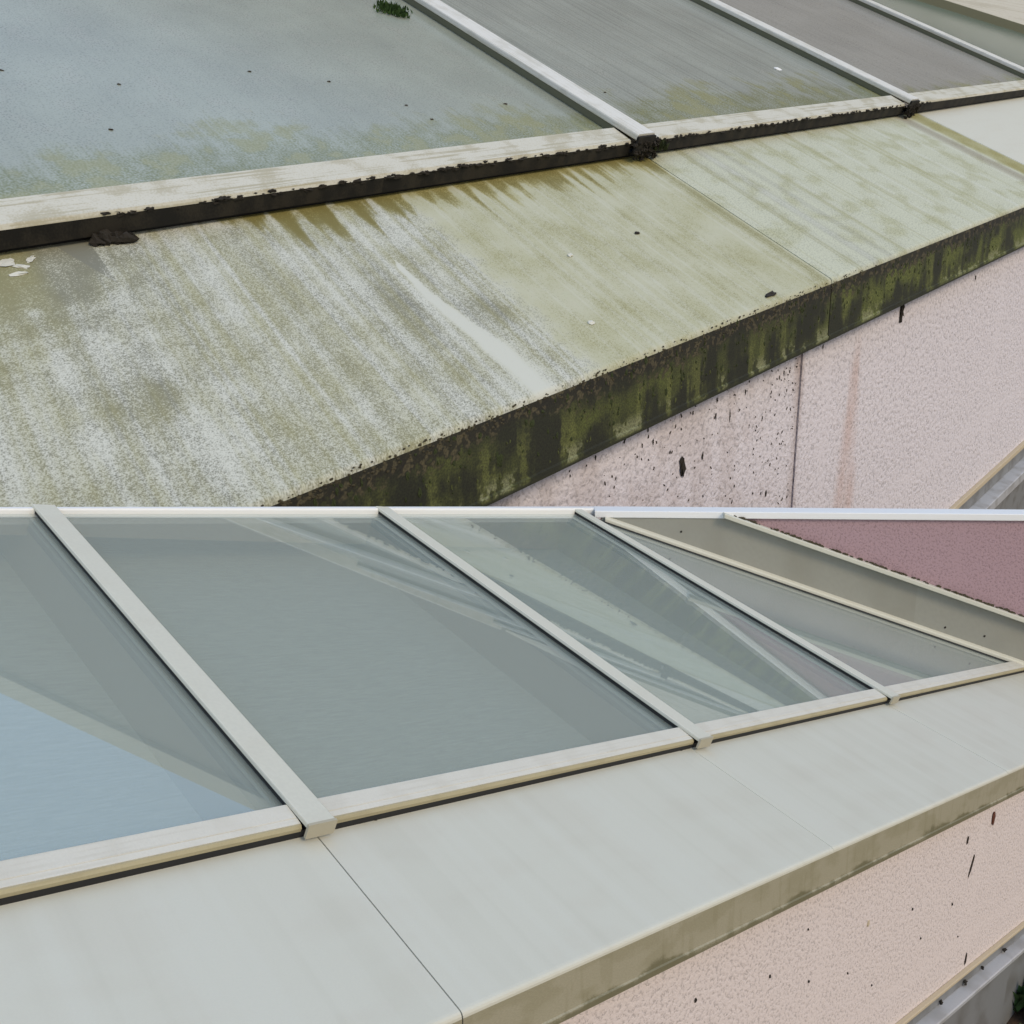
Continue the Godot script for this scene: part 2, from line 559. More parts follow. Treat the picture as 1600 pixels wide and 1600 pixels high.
# rendered wall: relief in one picture, colour in another
func tex_stucco(w: int, sd: int) -> Array:
	var f := FastNoiseLite.new()
	f.seed = sd
	f.noise_type = FastNoiseLite.TYPE_SIMPLEX
	f.frequency = 0.06
	f.fractal_type = FastNoiseLite.FRACTAL_FBM
	f.fractal_octaves = 4
	f.fractal_gain = 0.72
	f.domain_warp_enabled = true
	f.domain_warp_amplitude = 8.0
	f.domain_warp_frequency = 0.06
	var im := f.get_seamless_image(w, w, false, false, 0.1, true)
	im.convert(Image.FORMAT_L8)
	var a := im.get_data()
	var cf := FastNoiseLite.new()
	cf.seed = sd + 9
	cf.noise_type = FastNoiseLite.TYPE_CELLULAR
	cf.frequency = 0.07
	cf.cellular_return_type = FastNoiseLite.RETURN_DISTANCE2_SUB
	cf.domain_warp_enabled = true
	cf.domain_warp_amplitude = 10.0
	cf.domain_warp_frequency = 0.05
	var ci := cf.get_seamless_image(w, w, false, false, 0.1, true)
	ci.convert(Image.FORMAT_L8)
	var cb := ci.get_data()
	for i in w * w:
		a[i] = clampi(int(a[i] * 0.62 + cb[i] * 0.38), 0, 255)
	var col := PackedByteArray()
	col.resize(w * w * 3)
	for i in w * w:
		var pit := clampf((96 - a[i]) / 50.0, 0.0, 1.0)
		var g := int(242.0 - pit * 44.0)
		col[i * 3] = g
		col[i * 3 + 1] = g
		col[i * 3 + 2] = g
	return [texture_from(w, w, a, Image.FORMAT_L8), texture_from(w, w, col)]


# ------------------------------------------------------------------ materials
func lin(r: float, g: float, b: float) -> Color:
	return Color(r, g, b).linear_to_srgb()


func plain(c: Color, rough: float, metal := 0.0, spec := 0.5) -> StandardMaterial3D:
	var m := StandardMaterial3D.new()
	m.albedo_color = c
	m.roughness = rough
	m.metallic = metal
	m.metallic_specular = spec
	return m


func textured(t: Texture2D, rough: float, scale := Vector3.ONE, repeat := false) -> StandardMaterial3D:
	var m := plain(Color.WHITE, rough)
	m.albedo_texture = t
	m.uv1_scale = scale
	m.texture_repeat = repeat
	return m


func stucco(c: Color, tex: Array, per_metre: float, relief: float) -> StandardMaterial3D:
	var m := plain(c, 0.95, 0.0, 0.3)
	m.albedo_texture = tex[1]
	m.heightmap_enabled = true
	m.heightmap_texture = tex[0]
	m.heightmap_scale = relief
	m.uv1_scale = Vector3(per_metre, per_metre, 1)
	m.texture_repeat = true
	return m


func make_materials() -> void:
	var clean_tex := tex_paint(512, 512, 41, Vector3(202, 201, 187), Vector3(190, 184, 166), 0.16)
	mats.clean = textured(clean_tex, 0.55, Vector3(1.3, 1.3, 1), true)
	mats.clean_panel = textured(tex_clean_coping(768, 384, 39), 0.45)
	mats.rail = textured(tex_rail(1024, 64, 44, Vector3(206, 203, 191), Vector3(150, 142, 122), 0.18), 0.5, Vector3(0.9, 9.0, 1), true)
	mats.fascia = textured(tex_clean_fascia(1024, 96, 47), 0.5)
	mats.front_lip = textured(tex_rail(1024, 32, 45, Vector3(166, 157, 126), Vector3(130, 120, 92), 0.35), 0.55, Vector3(0.9, 20.0, 1), true)
	mats.cap_end = plain(lin(0.40, 0.37, 0.28), 0.6)
	mats.apron = textured(tex_paint(256, 256, 49, Vector3(148, 148, 139), Vector3(130, 128, 116), 0.35), 0.35, Vector3(1, 1, 1), true)
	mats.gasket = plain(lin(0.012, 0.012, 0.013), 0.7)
	mats.spacer = plain(lin(0.055, 0.05, 0.058), 0.55)
	mats.reveal = plain(lin(0.25, 0.212, 0.155), 0.7)
	mats.seam = plain(lin(0.05, 0.05, 0.045), 0.8)
	var glass := plain(Color(0.84, 0.90, 0.87, 0.03), 0.004, 0.25)
	glass.transparency = BaseMaterial3D.TRANSPARENCY_ALPHA
	mats.glass = glass
	mats.blind = textured(tex_weave(512), 0.9, Vector3(2.6, 2.6, 1), true)
	var s := tex_stucco(1024, 51)
	mats.stucco_lower = stucco(lin(0.80, 0.715, 0.70), s, 1.5, 0.16)
	mats.stucco_upper = stucco(lin(0.79, 0.75, 0.80), s, 0.40, 0.8)
	mats.stucco_upper.vertex_color_use_as_albedo = true
	mats.stucco_mauve = stucco(lin(0.46, 0.32, 0.35), s, 1.5, 0.13)
	mats.stucco_far = stucco(lin(0.27, 0.26, 0.245), s, 0.3, 0.5)
	mats.dirty_bar = textured(tex_rail(1024, 96, 61, Vector3(214, 213, 206), Vector3(150, 145, 124), 0.4), 0.55, Vector3(0.3, 2.8, 1), true)
	mats.dirty_rail = textured(tex_rail(1024, 96, 64, Vector3(198, 196, 183), Vector3(136, 126, 92), 0.6), 0.65, Vector3(0.26, 2.8, 1), true)
	mats.black_crust = textured(tex_paint(1024, 128, 67, Vector3(44, 40, 32), Vector3(16, 15, 12), 0.9), 0.95, Vector3(0.6, 3.0, 1), true)
	mats.green_side = plain(lin(0.12, 0.125, 0.08), 0.8)
	mats.trim_beige = plain(lin(0.52, 0.44, 0.31), 0.7)
	mats.trim_grey = textured(tex_paint(256, 256, 71, Vector3(128, 130, 132), Vector3(96, 94, 90), 0.5), 0.45, Vector3(2, 2, 1), true)
	mats.trim_light = textured(tex_paint(256, 256, 73, Vector3(176, 178, 182), Vector3(130, 128, 124), 0.4), 0.4, Vector3(2, 2, 1), true)
	mats.trim_dark = textured(tex_paint(256, 256, 75, Vector3(92, 94, 94), Vector3(64, 56, 46), 0.7), 0.5, Vector3(2, 2, 1), true)
	mats.soil = textured(tex_paint(512, 512, 81, Vector3(84, 62, 46), Vector3(44, 34, 26), 0.9), 0.95, Vector3(1.2, 1.2, 1), true)
	mats.dirt = plain(lin(0.022, 0.018, 0.013), 0.95)
	mats.leaf_brown = plain(lin(0.11, 0.035, 0.018), 0.8)
	mats.twig = plain(lin(0.045, 0.035, 0.028), 0.9)
	mats.dropping = plain(lin(0.78, 0.78, 0.76), 0.7)
	mats.moss = plain(lin(0.030, 0.040, 0.010), 0.95)
	mats.moss_olive = plain(lin(0.075, 0.085, 0.025), 0.95)
	mats.moss_bright = plain(lin(0.040, 0.085, 0.018), 0.95)
	mats.lichen = plain(lin(0.06, 0.05, 0.026), 0.95)
	mats.husk = plain(lin(0.62, 0.62, 0.55), 0.6)
	mats.white = plain(lin(0.82, 0.83, 0.83), 0.5)


func tex_weave(w: int) -> ImageTexture:
	var g := noise_bytes(w, w, 0.9, 91, FastNoiseLite.TYPE_VALUE)
	var row := noise_bytes(w, w, 0.45, 92, FastNoiseLite.TYPE_VALUE, 1, 48, w)
	var big := noise_bytes(w, w, 0.01, 93, FastNoiseLite.TYPE_SIMPLEX_SMOOTH, 3)
	var out := PackedByteArray()
	out.resize(w * w * 3)
	for i in w * w:
		var k := 0.96 + 0.14 * (row[i] / 255.0 - 0.5) + 0.16 * (g[i] / 255.0 - 0.5) + 0.04 * (big[i] / 255.0 - 0.5)
		put(out, i * 3, Vector3(142, 146, 134) * k)
	return texture_from(w, w, out)


# ------------------------------------------------------------------ setting
func build_ground() -> void:
	var st := new_st()
	var y := -EYE.y
	quad(st, Vector3(-120, y, -160), Vector3(120, y, -160), Vector3(120, y, 80), Vector3(-120, y, 80),
		Vector2(0, 0), Vector2(240, 0), Vector2(240, 240), Vector2(0, 240), Vector3.UP)
	var o := part("ground", st.commit(), mats.soil)
	o.set_meta("kind", "structure")


func build_added_building() -> void:
	# added, out of view: its height and tone shape what the panes mirror
	var t := thing("added_building", Vector3(0.3, 0, -17.5), "added tall grey-brown building, unseen, shaped for its reflection in the panes", "building")
	var along := Vector3(0.986, 0, -0.165)
	var back := Vector3(-0.165, 0, -0.986)
	var foot := Vector3(0.3, -EYE.y, -15.4)
	var top := 12.45
	part("wall", slab(foot - along * 30, foot + along * 30, foot + along * 30 + Vector3.UP * (top + EYE.y), foot - along * 30 + Vector3.UP * (top + EYE.y), back * 6.0,
		Vector2(0, 0), Vector2(60, 0), Vector2(60, 15), Vector2(0, 15)), mats.stucco_far, t)
	part("coping", bar(rect(-0.12, 0, 6.12, 0.4, 0.02), foot - along * 30.2 + Vector3.UP * (top + EYE.y), along * 60.4, back, Vector3.UP), mats.clean, t)


# ------------------------------------------------------------------ clean roof
func g1(u: float, v: float, w := 0.0) -> Vector3:
	return P1 + E1 * u + M1 * v + N1 * w


func ridge_v(u: float) -> float:
	return 0.8167 + 0.1099 * u


func build_clean_roof() -> void:
	var left := -PITCH
	var bars := [left, 0.002, 0.739, 1.476]
	var half := 0.0175
	# v on the closing wall's foot for a given u
	var gut := func(u: float) -> float: return 0.9506 + (u - 1.5364) * (0.0347 - 0.9506) / (2.4022 - 1.5364)
	var roof := thing("clean_skylight", EYE + g1(0, 0, -0.12), "clean sloping skylight with white glazing bars and grey-green panes", "skylight")
	# panes: bar to bar, foot to ridge; the last one is cut by the closing wall
	var ends := [0.002, 0.739, 1.476, 2.42]
	for i in 4:
		var a: float = bars[i]
		var b: float = ends[i]
		var t := -N1 * 0.006
		var p: MeshInstance3D
		if i < 3:
			p = part("glass_pane", slab(g1(a, 0.02), g1(b, 0.02), g1(b, ridge_v(b)), g1(a, ridge_v(a)), t), mats.glass, roof)
		else:
			p = part("glass_pane", slab(g1(a, 0.02), g1(2.405, 0.02), g1(1.55, gut.call(1.55)), g1(a, ridge_v(a)), t), mats.glass, roof)
	# glazing bars: white cap over a black gasket, dark spacer and painted rafter below
	for i in 4:
		var u: float = bars[i]
		var rv := ridge_v(u)
		var gb := part("glazing_bar", bar(rect(-half, 0.0070, half, 0.0138, 0.0016), g1(u, -0.010), M1 * (rv + 0.010), E1, N1), mats.clean, roof)
		part("end_cap", bar(rect(-half - 0.0006, -0.0045, half + 0.0006, 0.0143, 0.001), g1(u, -0.0135), M1 * 0.0035, E1, N1), mats.cap_end, gb)
		part("gasket", bar(rect(-half + 0.0025, 0.0005, half - 0.0025, 0.0069), g1(u, 0.03), M1 * (rv - 0.03), E1, N1), mats.gasket, gb)
		var slope := (0.985 - rv) / 0.121
		part("spacer", bar([Vector2(0.03, -0.034), Vector2(0.03, -0.0065), Vector2(rv - 0.002, -0.0065), Vector2(rv - 0.002 + 0.03 * slope, -0.034)], g1(u - half - 0.001, 0), E1 * (2 * half + 0.002), M1, N1), mats.spacer, gb)
		part("rafter", bar([Vector2(0.03, -0.121), Vector2(0.03, -0.0345), Vector2(rv - 0.004 + 0.0305 * slope, -0.0345), Vector2(0.976, -0.121)], g1(u - half, 0), E1 * 2 * half, M1, N1), mats.reveal, gb)
	# foot rail, one length per bay
	var rail := [Vector2(0.0005, 0.0030), Vector2(0.0010, 0.0062), Vector2(0.0086, 0.0072), Vector2(0.0092, 0.0062), Vector2(0.0099, 0.0073), Vector2(0.031, 0.0085), Vector2(0.0335, 0.0065), Vector2(0.0335, 0.0006), Vector2(0.012, 0.0004), Vector2(0.012, 0.0030)]
	for i in 4:
		var a: float = bars[i] + half + 0.0004
		var b: float = (ends[i] - half - 0.0004) if i < 3 else 2.44
		var fr := part("foot_rail", bar(rail, g1(a, 0), E1 * (b - a), M1, N1), mats.rail, roof)
		part("front_lip", bar([Vector2(-0.0030, -0.0020), Vector2(-0.0032, 0.0024), Vector2(-0.0008, 0.0056), Vector2(0.0004, 0.0058), Vector2(0.0004, 0.0029), Vector2(0.0115, 0.0029), Vector2(0.0115, -0.0020)], g1(a, 0), E1 * (b - a), M1, N1), mats.front_lip, fr)
	# recess under the foot rail and sill boxes below
	part("gap_shade_strip", bar(rect(-0.0015, -0.030, 0.0138, -0.0021), g1(left, 0), E1 * (2.44 - left), M1, N1), mats.gasket, roof)  # black strip: shade and dirt of the gap put into its colour
	part("front_curb", bar(rect(0.0145, -0.20, 0.03, -0.0065), g1(left, 0), E1 * (2.40 - left), M1, N1), mats.reveal, roof)
	# back sheet: from the ridge down to the blinds
	var st := new_st()
	var bk := []
	for u in [left - half, 1.56]:
		bk.append([g1(u, ridge_v(u), -0.004), g1(u, 0.985, -0.125)])
	quad(st, bk[0][0], bk[1][0], bk[1][1], bk[0][1], Vector2(0, 0), Vector2(1, 0), Vector2(1, 1), Vector2(0, 1), M1)
	var th := M1 * 0.006
	quad(st, bk[0][0] + th, bk[1][0] + th, bk[1][1] + th, bk[0][1] + th, Vector2(0, 0), Vector2(1, 0), Vector2(1, 1), Vector2(0, 1), -M1)
	part("back_sheet", st.commit(), mats.reveal, roof)
	# white ridge capping, slightly tapered towards the closing wall
	var rc := thing("ridge_capping", EYE + g1(0, ridge_v(0.0), 0.0), "white metal ridge capping between the clean panes and the dirty coping", "capping")
	var s2 := new_st()
	var prof := func(u: float, k: float) -> Array:
		var o := g1(u, ridge_v(u))
		var r := []
		for q in [Vector2(-0.0055, -0.005), Vector2(-0.0058, 0.0035), Vector2(-0.0045, 0.0058), Vector2(0.004, 0.0058), Vector2(0.006, 0.004), Vector2(0.006, -0.010)]:
			r.append(o + Vector3(-0.30, 0, -0.954) * q.x * k + Vector3(0, 0.9755, 0.2198) * q.y * k)
		return r
	var pa: Array = prof.call(left - half, 0.75)
	var pb: Array = prof.call(1.585, 2.72)
	for i in 6:
		var j := (i + 1) % 6
		var out: Vector3 = (pa[i] + pa[j]) * 0.5 - (pa[0] + pa[3]) * 0.5
		quad(s2, pa[i], pa[j], pb[j], pb[i], Vector2(0, i * 0.1), Vector2(0, j * 0.1), Vector2(2.3, j * 0.1), Vector2(2.3, i * 0.1), out)
	for e in 2:
		var q: Array = pb if e else pa
		for i in range(1, 5):
			tri(s2, q[0], q[i], q[i + 1], Vector2.ZERO, Vector2.ZERO, Vector2.ZERO, E1 if e else -E1)
	part("cap", s2.commit(), mats.white, rc)
	# blinds, one in each bay
	var where := ["in the bay with the mirrored blue sky", "in the widest whole bay of the clean skylight", "in the bay next to the mirrored apron", "in the narrow end bay beside the apron"]
	for i in 4:
		var a: float = bars[i] + half + 0.001
		var b: float = ends[i] - half - 0.001
		var o := part("fabric_blind", slab(g1(a, 0.031, -0.119), g1(b, 0.031, -0.119), g1(b if i < 3 else 1.57, 0.976, -0.119), g1(a, 0.976, -0.119), -N1 * 0.002,
			Vector2(a, 0), Vector2(b, 0), Vector2(b if i < 3 else 1.57, 0.95), Vector2(a, 0.95)), mats.blind)
		tag(o, "grey woven blind under the glass " + where[i], "blind", "blinds under the clean panes")
	build_clean_coping()
	build_lower_wall()
	build_closing_wall()


func build_clean_coping() -> void:
	var t := thing("clean_coping", EYE + A1 - NC1 * 0.02, "clean pale grey metal coping along the foot of the skylight", "coping")
	var vo := -0.2708
	var vi := 0.030
	var r := 0.006
	var joints := [-1.0, -0.0273, 0.697, 1.440, 3.4]
	var outer := []
	var inner := []
	var vv := []
	var bend := C1 * vo
	outer.append(C1 * vi); inner.append(C1 * vi - NC1 * 0.003); vv.append(0.0)
	for k in 5:
		var f := k / 4.0
		var a := C1 * (vo + r)
		var b := bend + Vector3.DOWN * r
		outer.append((a * (1 - f) + bend * f) * (1 - f) + (bend * (1 - f) + b * f) * f)
		inner.append(outer[-1] - (NC1 * (1 - f) + NW1 * f) * 0.003)
		vv.append(0.97 + 0.03 * f)
	for i in 4:
		var a: float = joints[i] + 0.0008
		var b: float = joints[i + 1] - (0.0008 if i == 0 else -0.0006)
		if i > 1: a = joints[i] + 0.0006
		var m: StandardMaterial3D = mats.clean_panel.duplicate()
		m.uv1_scale = Vector3((b - a) * 0.8, 1.0, 1)
		m.uv1_offset = Vector3(0.31 * i, 0.0, 0)
		m.texture_repeat = true
		var p := part("coping_panel", sheet(outer, inner, A1, E1, a, b, vv), m, t)
		# upright edge with a small return at its foot
		var fo := [bend + Vector3.DOWN * r]
		var fi := [bend + Vector3.DOWN * r - NW1 * 0.003]
		fo.append(bend + Vector3.DOWN * 0.0535); fi.append(fo[1] - NW1 * 0.003)
		fo.append(bend + Vector3.DOWN * 0.0548 + NW1 * 0.0018); fi.append(fo[2] - NW1 * 0.004)
		fo.append(bend + Vector3.DOWN * 0.0622 + NW1 * 0.0018); fi.append(fo[3] - NW1 * 0.004)
		var fm: StandardMaterial3D = mats.fascia.duplicate()
		fm.uv1_scale = Vector3((b - a) * 0.7, 1.0, 1)
		fm.uv1_offset = Vector3(0.37 * i, 0, 0)
		fm.texture_repeat = true
		part("fascia", sheet(fo, fi, A1, E1, a, b, [0.0, 0.85, 0.88, 1.0]), fm, p)
	# cover strips over the two lapped joints
	for k in [2, 3]:
		var u: float = joints[k]
		var so := []
		var si := []
		for q in outer:
			so.append(q + NC1 * 0.0009)
			si.append(q - NC1 * 0.0001)
		part("joint_cover", sheet(so, si, A1, E1, u - 0.008, u + 0.008, vv), mats.clean, t)
	# sealing tape under the open joint
	part("joint_backing", bar(rect(-0.012, -0.007, 0.012, -0.0045), A1 + E1 * joints[1] + C1 * vo, C1 * (vi - vo), E1, NC1), mats.seam, t)


func w1(u: float, drop: float, off := 0.02) -> Vector3:
	return O1 - NW1 * off + E1 * u + Vector3.DOWN * drop


func build_lower_wall() -> void:
	var o := part("lower_wall", slab(w1(-1.3, 0.012), w1(3.2, 0.012), w1(3.2, 1.9), w1(-1.3, 1.9), -NW1 * 0.12,
		Vector2(0, 0), Vector2(4.5, 0), Vector2(4.5, 1.888), Vector2(0, 1.888)), mats.stucco_lower)
	tag(o, "pale pink rendered wall under the clean coping", "wall")
	var t := thing("base_trim", EYE + w1(1.0, 0.65), "grey metal base trim with beige lip at the foot of the lower wall", "trim")
	var L := 4.3
	var s := w1(-1.2, 0.0)
	part("lip", bar(rect(0.0, -0.4665, 0.010, -0.459, 0.0015), s, E1 * L, NW1, Vector3.UP), mats.trim_beige, t)
	part("recess_sheet", bar(rect(0.0, -0.494, 0.004, -0.467), s, E1 * L, NW1, Vector3.UP), mats.trim_grey, t)
	part("ledge", bar([Vector2(0, -0.4945), Vector2(0.026, -0.4985), Vector2(0.028, -0.5005), Vector2(0.028, -0.508), Vector2(0, -0.508)], s, E1 * L, NW1, Vector3.UP), mats.trim_light, t)
	part("face_sheet", bar(rect(0.0, -0.95, 0.022, -0.5085), s, E1 * L, NW1, Vector3.UP), mats.trim_grey, t)


# ------------------------------------------------------------------ wall that closes the clean roof
func ab(s: float, y: float, out := 0.0) -> Vector3:
	return G0 + GA * s + Vector3.UP * y + NA * out


func build_closing_wall() -> void:
	var top := -0.5795
	var wall := thing("closing_wall", EYE + Vector3(1.6, -EYE.y, -2.6), "mauve pink rendered wall above the grey apron of the clean skylight", "wall")
	var a := ab(0.02, 0)
	var b := ab(3.2, 0)
	var fall := Vector3.DOWN * 1.2
	part("render", slab(a + fall, b + fall, Vector3(b.x, top, b.z), Vector3(a.x, top, a.z), -NA * 0.05,
		Vector2(0, 1.2), Vector2(3.0, 2.4), Vector2(3.0, 0), Vector2(0, 0)), mats.stucco_mauve, wall)
	var run := Vector3(b.x - a.x + 0.02, 0, b.z - a.z)
	part("wall_coping", bar(rect(-0.010, -0.010, 0.056, 0.010, 0.002), Vector3(a.x - 0.02, top, a.z), run, -NA, Vector3.UP), mats.white, wall)
	# apron: rolled foot, flat face, lip at its head
	var t := thing("apron_flashing", EYE + ab(0.8, 0.0), "grey metal apron flashing with rolled foot below the mauve wall", "flashing")
	var face := [Vector2(0.020, -0.006), Vector2(0.020, 0.004)]
	for k in 6:
		var g := deg_to_rad(90.0 * k / 5.0)
		face.append(Vector2(0.0135 + 0.0065 * cos(g), 0.007 + 0.0065 * sin(g)))
	face.append_array([Vector2(0.0068, 0.0165), Vector2(0.0068, -0.006)])
	# the head of the sheet is cut level where it meets the wall coping
	var cut := 0.36
	part("face", bar([Vector2(0.02, 0.0), Vector2(2.2, 0.0), Vector2(2.2, 0.134), Vector2(cut, 0.134), Vector2(0.02, 0.012)], ab(0, 0, 0.0005), NA * 0.006, GA, Vector3.UP), mats.apron, t)
	part("rolled_foot", bar(face, ab(0.03, 0), GA * 2.17, NA, Vector3.UP), mats.clean, t)
	part("lip", bar(rect(0.0005, 0.1345, 0.034, 0.148, 0.002), ab(cut + 0.03, 0), GA * (2.17 - cut), NA, Vector3.UP), mats.clean, t)
	part("gasket", bar(rect(0.020, -0.004, 0.026, 0.0015), ab(0.0, 0), GA * 1.9, NA, Vector3.UP), mats.gasket, t)
	for q in [[0.265, 0.047], [1.098, 0.035], [1.222, 0.05]]:
		part("screw_hole", lump(ab(q[0], q[1], 0.0072), GA, NA, Vector3(0.0032, 0.0012, 0.0036), 5, 0.1), mats.dirt, t)
	# growth on the lip
	var mm := new_st()
	for k in 170:
		var s := rng.randf_range(0.42, 1.55)
		var sz := rng.randf_range(0.002, 0.006)
		mm.append_from(lump(ab(s, 0.1485, rng.randf_range(0.004, 0.018)), GA, Vector3.UP, Vector3(sz * 1.5, sz * 0.9, sz), k, 0.5), 0, Transform3D())
	var o := part("moss_line", mm.commit(), mats.lichen)
	tag(o, "brown moss growing along the top of the apron lip", "moss", "", "stuff")


# ------------------------------------------------------------------ dirty roof
func g2(u: float, v: float, w := 0.0) -> Vector3:
	return P2 + E2 * u + M2 * v + N2 * w


func build_dirty_roof() -> void:
	var roof := thing("dirty_skylight", EYE + g2(0, 0, -0.4), "weathered skylight with algae along the foot of its panes", "skylight")
	var bars := [0.02 - PITCH2, 0.02, 0.02 + PITCH2, 0.02 + 2 * PITCH2]
	var half := 0.073
	var vt := 4.2
	var sizes := [[896, 896], [768, 768], [512, 512], [256, 256]]
	var foots := [0.36, 0.46, 0.12, 0.05]
	var runs := [0.015, 0.09, 0.05, 0.03]
	var tints := [Vector3(152, 158, 146), Vector3(156, 161, 152), Vector3(158, 157, 150), Vector3(96, 112, 102)]  # last tone: dark green reflection painted into the end pane
	for i in 4:
		var a: float = bars[i]
		var b: float = bars[i] + PITCH2
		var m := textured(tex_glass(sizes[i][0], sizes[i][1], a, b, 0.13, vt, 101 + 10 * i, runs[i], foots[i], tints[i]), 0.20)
		var p: MeshInstance3D
		if i < 3:
			p = part("glass_pane", slab(g2(a, 0.13), g2(b, 0.13), g2(b, vt), g2(a, vt), -N2 * 0.03), m, roof)
		else:
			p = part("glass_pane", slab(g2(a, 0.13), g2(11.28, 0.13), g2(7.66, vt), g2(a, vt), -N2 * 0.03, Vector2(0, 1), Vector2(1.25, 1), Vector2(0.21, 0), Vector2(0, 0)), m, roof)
	for i in 4:
		var u: float = bars[i]
		var gb := part("glazing_bar", bar(rect(-half, 0.036, half, 0.070, 0.008), g2(u, -0.03), M2 * (vt + 0.03), E2, N2), mats.dirty_bar, roof)
		part("gasket", bar(rect(-half + 0.006, 0.002, half - 0.006, 0.0355), g2(u, 0.14), M2 * (vt - 0.14), E2, N2), mats.green_side, gb)
		part("end_cap", bar(rect(-half - 0.003, -0.03, half + 0.003, 0.060, 0.004), g2(u, -0.045), M2 * 0.0145, E2, N2), mats.black_crust, gb)
	var rail := [Vector2(-0.005, 0.012), Vector2(0.004, 0.026), Vector2(0.138, 0.034), Vector2(0.144, 0.026), Vector2(0.144, 0.003), Vector2(0.03, 0.003)]
	for i in 4:
		var a: float = bars[i] + half + 0.002
		var b: float = (bars[i] + PITCH2 - half - 0.002) if i < 3 else 11.4
		var r := part("foot_rail", bar(rail, g2(a, 0), E2 * (b - a), M2, N2), mats.dirty_rail, roof)
		part("front_edge", bar(rect(-0.006, -0.050, 0.0295, 0.011), g2(a, 0), E2 * (b - a), M2, N2), mats.black_crust, r)
	part("gap_shade_strip", bar(rect(0.02, -0.30, 0.06, -0.051), g2(bars[0], 0), E2 * (11.4 - bars[0]), M2, N2), mats.gasket, roof)  # black strip that paints in the shade under the dirty rail
	# boxes that close the roof behind: ridge, end wall and back slope
	part("ridge_beam", bar(rect(vt - 0.02, -0.3, vt + 0.2, 0.12, 0.01), g2(bars[0] - half, 0), E2 * (PITCH2 * 3.05 + 2 * half), M2, N2), mats.dirty_bar, roof)
	var bl := g2(bars[0], vt + 0.2)
	var br := g2(7.0, vt + 0.2)
	part("back_wall", slab(bl + Vector3.DOWN * 6, br + Vector3.DOWN * 8, br, bl, M2 * 0.1), mats.dirty_rail, roof)
	var c0 := g2(bars[0] + 0.02, 0.1, -0.05)
	part("end_wall", slab(c0 + Vector3.DOWN * 3, bl + E2 * 0.02 + Vector3.DOWN * 6, bl + E2 * 0.02 - N2 * 0.05, c0, -E2 * 0.08), mats.dirty_rail, roof)
	# wall and apron that close it on the far side
	var t4a := g2(11.28, 0.13)
	var t4b := g2(7.66, vt)
	var t4 := (t4b - t4a).normalized()
	var t := thing("upper_apron", EYE + t4a, "pale apron flashing beyond the narrow end pane of the dirty skylight", "flashing")
	# the sheet tapers towards the ridge
	var f0 := t4a - t4 * 0.8 + Vector3.UP * 0.10
	var f1 := t4a + t4 * 5.3 + Vector3.UP * 0.10
	part("face", slab(f0, f1, f1 + Vector3.UP * 0.03, f0 + Vector3.UP * 0.66, E2 * 0.04), mats.dirty_bar, t)
	part("foot_strip", bar(rect(-0.06, 0.0, 0.02, 0.10), t4a - t4 * 0.8, t4 * 6.1, E2, Vector3.UP), mats.green_side, t)
	build_dirty_coping()
	build_upper_wall()


